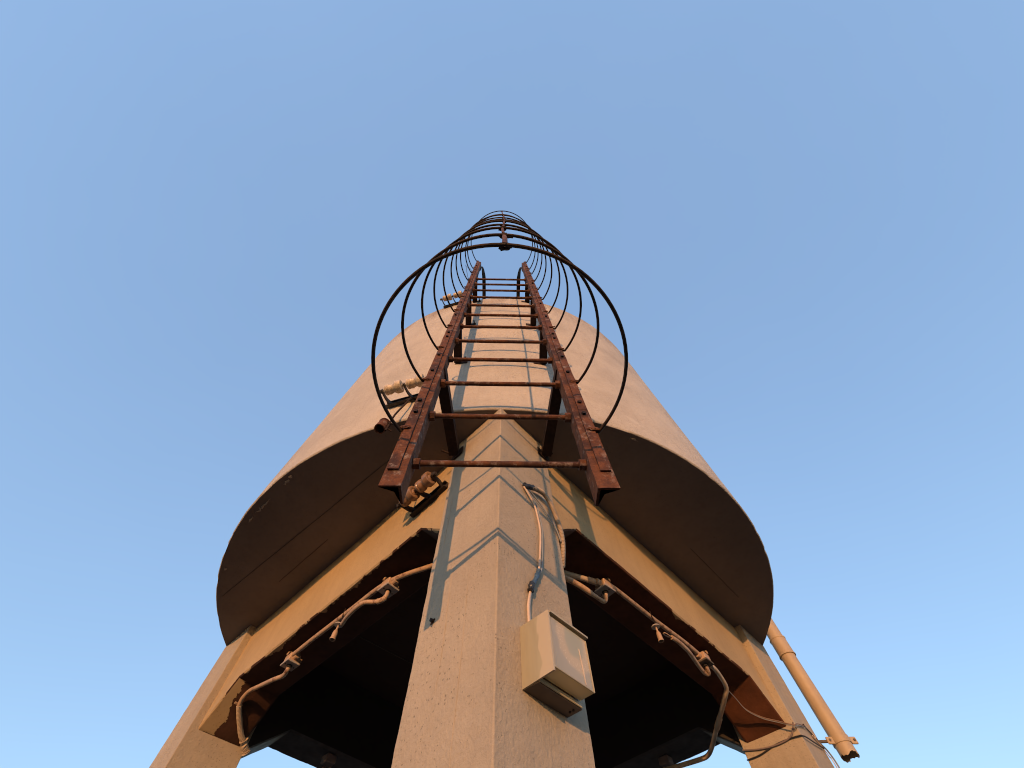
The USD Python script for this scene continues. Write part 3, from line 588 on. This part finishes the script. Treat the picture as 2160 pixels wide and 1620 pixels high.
for k in (.35, .8): part(t, 'screw', bolt(fl(Wd-.012, .012+.025*k, ZL+.0005), -UZ, .003, .003), 'dark')

# cables above it
t = thing('lamp_cable', 'pale and grey cable pair joined by blue tape above the floodlight', 'cable', (.11, .09, 1.3))
c1 = [(.102, .094, 1.345), (.104, .092, 1.338), (.118, .104, 1.316), (.142, .128, 1.273), (.152, .138, 1.21), (.156, .142, 1.152), (.151, .138, 1.079), (.137, .124, .963), (.126, .112, .925), (.110, .096, .882), (.101, .088, .852)]
part(t, 'wire', tube(spline(c1, 6), .0042, 8), 'wire_white', 50)
part(t, 'wire', tube(spline([np.array(q)+(np.array([.009, .006, .004]) if 1 < i < 8 else 0) for i, q in enumerate(c1)], 6), .003, 8), 'wire_grey', 50)
part(t, 'wire', tube(spline([(.101, .088, .852), (.094, .081, .816), (.0905, .078, .79), (.090, .078, .754), (.090, .0775, .718)], 6), .0042, 8), 'wire_white', 50)
part(t, 'wire', tube(spline([(.103, .088, .852), (.098, .083, .816), (.0945, .079, .79), (.094, .079, .754), (.094, .0785, .718)], 6), .0028, 8), 'wire_grey', 50)
bt = spline([(.136, .122, .957), (.127, .112, .925), (.111, .096, .882), (.102, .088, .850)], 7); part(t, 'blue_tape', tube(bt, .0072*(1+.16*rng.standard_normal(len(bt))).clip(.75, 1.3), 9, wob=.08), 'bluetape', 30)
part(t, 'tape_knot', tube(spline([(.109, .094, .880), (.104, .084, .862), (.099, .084, .846)], 5), .0088, 8, wob=.16), 'tape', 25)
t = thing('flexible_hose', 'ribbed cream hose leaving the front leg and curving behind it', 'hose', (.15, .13, 1.36))
part(t, 'hose', corrugated([(.136, .106, 1.356), (.160, .132, 1.378), (.196, .166, 1.384), (.222, .194, 1.345), (.240, .214, 1.288), (.252, .232, 1.235), (.254, .254, 1.18), (.245, .285, 1.11)], .0100, .0055), 'hose', 60)
part(t, 'tape', tube(spline([(.104, .092, 1.340), (.118, .094, 1.348), (.130, .101, 1.353), (.143, .113, 1.363)], 6), .0110, 12, wob=.05), 'tape', 40)
part(t, 'wire', tube(spline([(.106, .098, 1.335), (.112, .088, 1.352), (.104, .086, 1.360), (.098, .090, 1.348)], 6), .004, 8), 'tape', 40)
part(t, 'wire', tube(spline([(.118, .100, 1.340), (.150, .136, 1.330), (.190, .176, 1.295), (.228, .212, 1.240), (.246, .236, 1.19)], 6), .0035, 8), 'wire_grey', 50)

# ------------------------------------------------------------------ cables on the right leg
t = thing('cable', 'thin paired cable drooping from the right conduit to the leg', 'cable', (1.4, 1.6, 1.37))
WS = .75
p = spline([(1.19, 1.345, 1.395), (1.245, 1.440, 1.392), (1.318, 1.545, 1.382), (1.385, 1.625, 1.375), (1.45, 1.690, 1.350), (1.539, 1.722, 1.325), (1.615, 1.709, 1.298), (1.668, 1.672, 1.262), (1.715, 1.703, 1.282), (1.80, 1.788, 1.312), (1.812, 1.798, 1.312)], 8)
part(t, 'wire', tube(p, .0036*WS, 7), 'wire_brown', 50); part(t, 'wire', tube(p+[.004, .003, -.006], .0026*WS, 7), 'wire_grey', 50)
t = thing('cable', 'dark cable knotted on the outer edge of the right leg', 'cable', (1.85, 1.84, 1.3))
part(t, 'wire', tube(spline([(1.803, 1.790, 1.322), (1.81, 1.797, 1.311), (1.838, 1.826, 1.303), (1.868, 1.856, 1.295), (1.90, 1.887, 1.28)], 7), .0055*WS, 7), 'wire_black', 50)
part(t, 'wire', tube(spline([(1.868, 1.856, 1.295), (1.92, 1.908, 1.276), (1.966, 1.952, 1.258), (1.988, 1.972, 1.20), (1.985, 1.975, 1.05), (1.98, 1.97, .6)], 7), .0045, 7), 'wire_grey', 50)
part(t, 'wire', tube(spline([(1.858, 1.846, 1.290), (1.90, 1.886, 1.262), (1.935, 1.922, 1.225), (1.955, 1.942, 1.16), (1.955, 1.945, .6)], 7), .0028, 7), 'wire_white', 50)
part(t, 'knot', tube(spline([(1.866, 1.852, 1.304), (1.878, 1.862, 1.292), (1.868, 1.86, 1.284), (1.86, 1.85, 1.294), (1.874, 1.858, 1.30)], 6), .004, 6), 'wire_white', 40)
t = thing('cable', 'black cable bound round the right leg below the haunch', 'cable', (1.6, 1.8, 1.23))
FX = lambda s, z, o=.008: np.array([RC-C*S2-s*S2-o*S2, RC-C*S2+s*S2-o*S2, z])      # along the leg's inner face, s from its front arris
part(t, 'strap', tube(spline([FX(.345, 1.262), FX(.25, 1.238), FX(.15, 1.226), FX(.06, 1.232), FX(.015, 1.268), FX(.004, 1.285)], 7), .0058*WS, 7), 'clip', 50)
part(t, 'wire', tube(spline([FX(.345, 1.216), FX(.26, 1.215), FX(.16, 1.228), FX(.06, 1.228), FX(0, 1.222)], 7), .0042*WS, 7), 'wire_black', 50)
part(t, 'wire', tube(spline([FX(0, 1.222), (1.73, 1.712, 1.222), (1.82, 1.803, 1.236), (1.914, 1.898, 1.253)], 7), .0050*WS, 7), 'wire_black', 50)

# ------------------------------------------------------------------ downpipe
px, py, pr = 2.071, 1.94, .0490
t = thing('downpipe', 'beige plastic downpipe with jagged open end beside the right leg', 'downpipe', (px, py, 1.2))
na = 40; A = np.linspace(0, 2*np.pi, na, endpoint=False)
jag = 1.232+.007*np.sin(A*3+1)+.010*(np.array([meshkit.noise(np.array([[math.cos(a)*6, math.sin(a)*6, 3.]]))[0] for a in A])-.5)+.007*rng.uniform(-1, 1, na)*(rng.uniform(0, 1, na) > .6)
def pring(r, z): return np.stack([px+r*np.sin(A), py-r*np.cos(A), np.broadcast_to(z, na)], 1)
R = [pring(pr-.0035, 1.9), pring(pr-.0035, jag), pring(pr, jag)]+[pring(pr, z) for z in (1.29, 1.5, 1.8, 3.0, 4.5, 4.9)]
V = np.vstack(R); F = []
for i in range(len(R)-1):
    for k in range(na): a, b = i*na+k, i*na+(k+1) % na; F += [[a, b+na, b], [a, a+na, b+na]]
part(t, 'pipe', trimesh.Trimesh(V, F, process=False), 'pipe', 40)
part(t, 'coupling', cat(lathe([(pr, 0), (pr+.007, 0), (pr+.0085, .004), (pr+.007, .010), (pr+.0045, .012), (pr+.0045, .112), (pr+.007, .114), (pr+.0085, .120), (pr+.007, .124), (pr, .124), (pr, 0)], (px, py, 1.80), (0, 0, 1), 40)), 'pipe', 40)
part(t, 'clamp', lathe([(pr-.001, 0), (pr+.004, 0), (pr+.005, .002), (pr+.004, .036), (pr-.001, .036), (pr-.001, 0)], (px, py, 1.285), (0, 0, 1), 40), 'pipe', 40)
for dx, dy in ((.072, -.012), (-.070, -.012)):
    part(t, 'clamp_lug', box((.040, .012, .036), frame((px+dx, py+dy, 1.303), (1, 0, 0), (0, 0, 1)), .005), 'pipe'); part(t, 'screw', bolt((px+dx*1.05, py+dy-.006, 1.303), (0, -1, 0), .007, .005), 'cast')
part(t, 'wall_bracket', tube([(px-.06, py-.005, 1.303), (RC-.01, RC, 1.303)], .008, 8), 'cast')

# clips under the rear beams
for label, (x, y), sg_ in (('dim cable clip under the rear beam on the left of the front leg', (-1.115, 2.415), 1), ('dim clip holding the bent pipe under the rear right beam', (1.150, 2.468), -1)):
    t = thing('pipe_clip', label, 'pipe clip', (x, y, 1.42), 'pipe clips under the rear beams')
    part(t, 'block', box((.075, .070, .045), frame((x, y, 1.434), (S2, sg_*S2, 0), (0, 0, 1)), .006), 'clip')
    part(t, 'elbow', tube(spline([(x-.03, y+.01, 1.40), (x-.005, y+.02, 1.386), (x+.03, y+.01, 1.392)], 6), .016, 10), 'clip')
